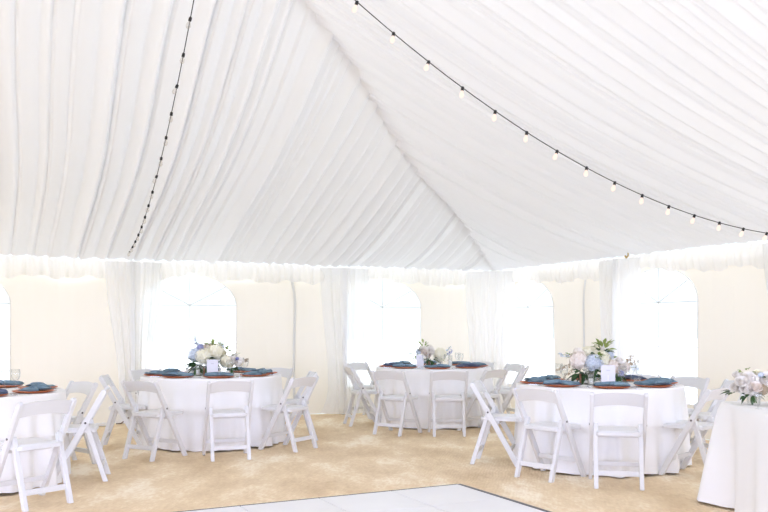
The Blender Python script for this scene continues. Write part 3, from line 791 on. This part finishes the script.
# ------------------------------------------------------------------ long table at the right edge
def long_table(c, rz, hx, hy):
    e = empty('rectangular_table', (*c, 0), rz)
    MB().box((0, 0, .735), (hx - .012, hy - .012, .012)).build('tabletop', M['tablewood'], e, smooth=False)
    for sx in (-1, 1):
        for sy in (-1, 1):
            MB().tube([(sx * (hx - .12), sy * (hy - .2), .723), (sx * (hx - .12), sy * (hy - .2), 0)], .014, 8).build('leg', M['alu'], e)
    tag(e, 'long rectangular table hidden under white cloth at the right photo edge', 'table')
    # cloth: rounded rectangle outline sampled by arc length
    rc = .05; out = []
    seq = [((hx - rc), (hy - rc), 0), (-(hx - rc), (hy - rc), 90), (-(hx - rc), -(hy - rc), 180), ((hx - rc), -(hy - rc), 270)]
    pts = []
    for i, (cx, cy, a0) in enumerate(seq):
        for k in range(11):
            a = R(a0 + 9 * k); pts.append((cx + rc * cos(a), cy + rc * sin(a), cos(a), sin(a), 1 - abs(k - 5) / 5.0))
        nx, ny, na = seq[(i + 1) % 4]; a = R(a0 + 90)
        p0 = Vector((cx + rc * cos(a), cy + rc * sin(a))); p1 = Vector((nx + rc * cos(a), ny + rc * sin(a))); n = max(6, int((p1 - p0).length / .022))
        for k in range(1, n):
            q = p0.lerp(p1, k / n); dd = min(k, n - k) / n * (p1 - p0).length
            pts.append((q.x, q.y, cos(a), sin(a), 0))
    f = fold_fn(41, (9, 15, 22)); n = len(pts); vs = [(0, 0, .752)]; rows = [-3, -2, -1, 0, .03, .08, .16, .26, .38, .5, .62, .74, .86, .94, 1]
    cor = [(sx * hx, sy * hy) for sx in (-1, 1) for sy in (-1, 1)]
    for rw in rows:
        for i, (x, y, nx, ny, cw) in enumerate(pts):
            t = 2 * PI * i / n
            if rw < 0: s = {-3: .5, -2: .9, -1: .985}[rw]; vs.append((x * s, y * s, .752)); continue
            dc = min(math.hypot(x - a, y - b) for a, b in cor)
            flare = .19 * math.exp(-(dc / .10) ** 2) - .05 * math.exp(-((dc - .30) / .09) ** 2) + .035 * math.exp(-((dc - .52) / .08) ** 2)
            off = rw ** .9 * (flare + .028 * f(t)) + .012 * min(1, rw * 12)
            z = .748 - rw * .738
            if rw == 1: z += .006 * sin(17 * t)
            vs.append((x + nx * off, y + ny * off, z))
    fs = [(0, 1 + i, 1 + (i + 1) % n) for i in range(n)]
    for j in range(len(rows) - 1):
        for i in range(n):
            a = 1 + j * n + i; b = 1 + j * n + (i + 1) % n; fs.append((a, b, b + n, a + n))
    o = MB().add(vs, fs).build('tablecloth', M['cloth']); o.location = (*c, .002); o.rotation_euler = (0, 0, rz)
    tag(o, 'white cloth with flaring corner on the rectangular table at right edge', 'tablecloth')
long_table((2.81, 5.32), R(-6), .42, .95)
arrangement((2.60, 5.98, .754), [
    ('r', (-.10, -.04, .165), .045, 'white'), ('r', (-.075, -.06, .115), .045, 'white'), ('r', (-.125, .0, .12), .04, 'white'), ('r', (-.02, -.075, .13), .045, 'blush'), ('r', (-.045, -.03, .195), .045, 'white'),
    ('r', (.07, -.06, .185), .05, 'white', (.1, -1, .3)), ('r', (-.10, .02, .205), .04, 'white', (-.3, -.5, 1)), ('r', (.05, .02, .21), .04, 'cream'), ('r', (.12, -.03, .13), .045, 'blush'), ('r', (.13, .0, .19), .045, 'white'),
    ('h', (.03, -.05, .215), .02, 'paleblue'), ('h', (.04, -.06, .115), .04, 'twig'), ('h', (.0, .02, .14), .09, 'white'),
    ('l', (-.02, 0, .09), .06, 14, .06, 'leaf', -.6, .2), ('l', (-.12, -.02, .09), .05, 6, .08, 'leaf', -.25, .05), ('l', (.02, -.04, .19), .03, 5, .05, 'leaf', .2, .9), ('l', (-.06, 0, .22), .06, 6, .05, 'leaf2', .1, .8)],
    'white and blush roses in a clear glass vase on the right-edge table', 9, .045, .09)
arrangement((2.76, 5.94, .754), [('h', (0, 0, .085), .055, 'lime'), ('l', (0, 0, .05), .04, 8, .05, 'leaf2', -.4, .4)],
    'small lime green bloom beside the roses on the right-edge table', 10, .03, .045)
goblet((2.51, 5.70, .754), 'low clear glass in front of the roses on the right-edge table', .62)

# ------------------------------------------------------------------ dance floor
df = empty('dance_floor', (.60, 6.91, 0))
U2 = -Vector((cos(R(27)), sin(R(27)), 0)); V2 = Vector((sin(R(23.5)), -cos(R(23.5)), 0)); V2 = Vector((-U2.y, U2.x, 0))
PS, NP = .61, 6
pm = None
for i in range(NP):
    for j in range(NP):
        c = U2 * (PS * (i + .5)) + V2 * (PS * (j + .5))
        if pm is None:
            pm = MB().box((0, 0, .012), (PS / 2 - .0035, PS / 2 - .0035, .012)).build('panel', M['laminate'], df, smooth=False, bevel=.0015); o = pm
        else: o = pm.copy(); COL.objects.link(o)
        o.location = c; o.rotation_euler = (0, 0, math.atan2(U2.y, U2.x))
L_ = PS * NP
def edge(a, b, w, mat):
    a, b = Vector(a), Vector(b); d = (b - a).normalized(); nrm = Vector((d.y, -d.x, 0))
    if nrm.dot((a + b) / 2 - (U2 + V2) * L_ / 2) < 0: nrm = -nrm
    vs = []
    for p in (a - d * w * .0, b + d * w * .0): vs += [p, p + Vector((0, 0, .025)), p + nrm * w * .25 + Vector((0, 0, .026)), p + nrm * w + Vector((0, 0, .002)), p + nrm * w]
    MB().add(vs, [(0, 1, 2, 3, 4), (9, 8, 7, 6, 5), (0, 5, 6, 1), (1, 6, 7, 2), (2, 7, 8, 3), (3, 8, 9, 4), (4, 9, 5, 0)]).build('edge_trim', mat, df, smooth=False)
O = Vector((0, 0, 0))
edge(O, U2 * L_, .035, M['alu']); edge(O, V2 * L_, .10, M['alu']); edge(U2 * L_, (U2 + V2) * L_, .07, M['alu']); edge(V2 * L_, (U2 + V2) * L_, .05, M['alu'])
tag(df, 'white panelled dance floor with dark metal edging laid on the sand', 'dance floor')

# cables at the foot of the back wall
cb = MB().tube([T(6.05, .25, .012), T(6.0, .32, .02), T(5.9, .30, .09), T(5.85, .24, .14), T(5.80, .30, .05), T(5.72, .36, .015), T(5.6, .33, .012), T(5.45, .3, .012)], .009, 6).build('power_cable', M['browncable'])
tag(cb, 'dark power cable looping on the sand at the foot of the left drape', 'cable')
ps = empty('power_strip', T(6.25, .32, 0), TH + .25)
MB().box((0, 0, .018), (.17, .028, .018)).build('housing', M['whitecable'], ps, smooth=False, bevel=.004)
for k in range(4): MB().box((-.11 + .07 * k, 0, .038), (.018, .018, .003)).build('outlet', M['pole'], ps, smooth=False)
tag(ps, 'white power strip on the sand by the back wall, behind the left chairs', 'power strip')

# ------------------------------------------------------------------ light: overcast sky, cooler towards the open side of the tent
w = bpy.data.worlds.new('sky'); S.world = w; w.use_nodes = True
nt = w.node_tree; nt.nodes.clear()
out = nt.nodes.new('ShaderNodeOutputWorld'); bg = nt.nodes.new('ShaderNodeBackground')
tc = nt.nodes.new('ShaderNodeTexCoord'); sx = nt.nodes.new('ShaderNodeSeparateXYZ'); rp = nt.nodes.new('ShaderNodeMapRange')
rp.inputs[1].default_value = -1.0; rp.inputs[2].default_value = -.15
mx = nt.nodes.new('ShaderNodeMix'); mx.data_type = 'RGBA'
mx.inputs[6].default_value = (3.9, 4.25, 6.4, 1); mx.inputs[7].default_value = (.88, .985, 1.02, 1)
nt.links.new(tc.outputs['Generated'], sx.inputs[0]); nt.links.new(sx.outputs['Y'], rp.inputs[0]); nt.links.new(rp.outputs[0], mx.inputs[0])
nt.links.new(mx.outputs[2], bg.inputs[0]); bg.inputs[1].default_value = 1.1; nt.links.new(bg.outputs[0], out.inputs[0])

sd = bpy.data.lights.new('sun', 'SUN'); sd.energy = 4.4; sd.angle = R(6); sd.color = (.89, 1.0, 1.04)
so = bpy.data.objects.new('sun', sd); COL.objects.link(so)
so.rotation_euler = Vector((.50, .62, -1.15)).to_track_quat('-Z', 'Y').to_euler()

# ------------------------------------------------------------------ camera
cam = bpy.data.cameras.new('camera'); co = bpy.data.objects.new('camera', cam); COL.objects.link(co)
co.location = (0, 0, 1.31); co.rotation_euler = (PI / 2, 0, 0)
cam.sensor_width = 36; cam.lens = 36 * 850 / 768; cam.shift_y = 70 / 768; cam.clip_end = 300
S.camera = co
S.view_settings.view_transform = 'Standard'; S.view_settings.look = 'None'; S.view_settings.gamma = 1
S.view_settings.exposure = 0.22; S.view_settings.use_curve_mapping = False
S.cycles.max_bounces = 14; S.cycles.diffuse_bounces = 8; S.cycles.transparent_max_bounces = 24
S.cycles.use_denoising = True
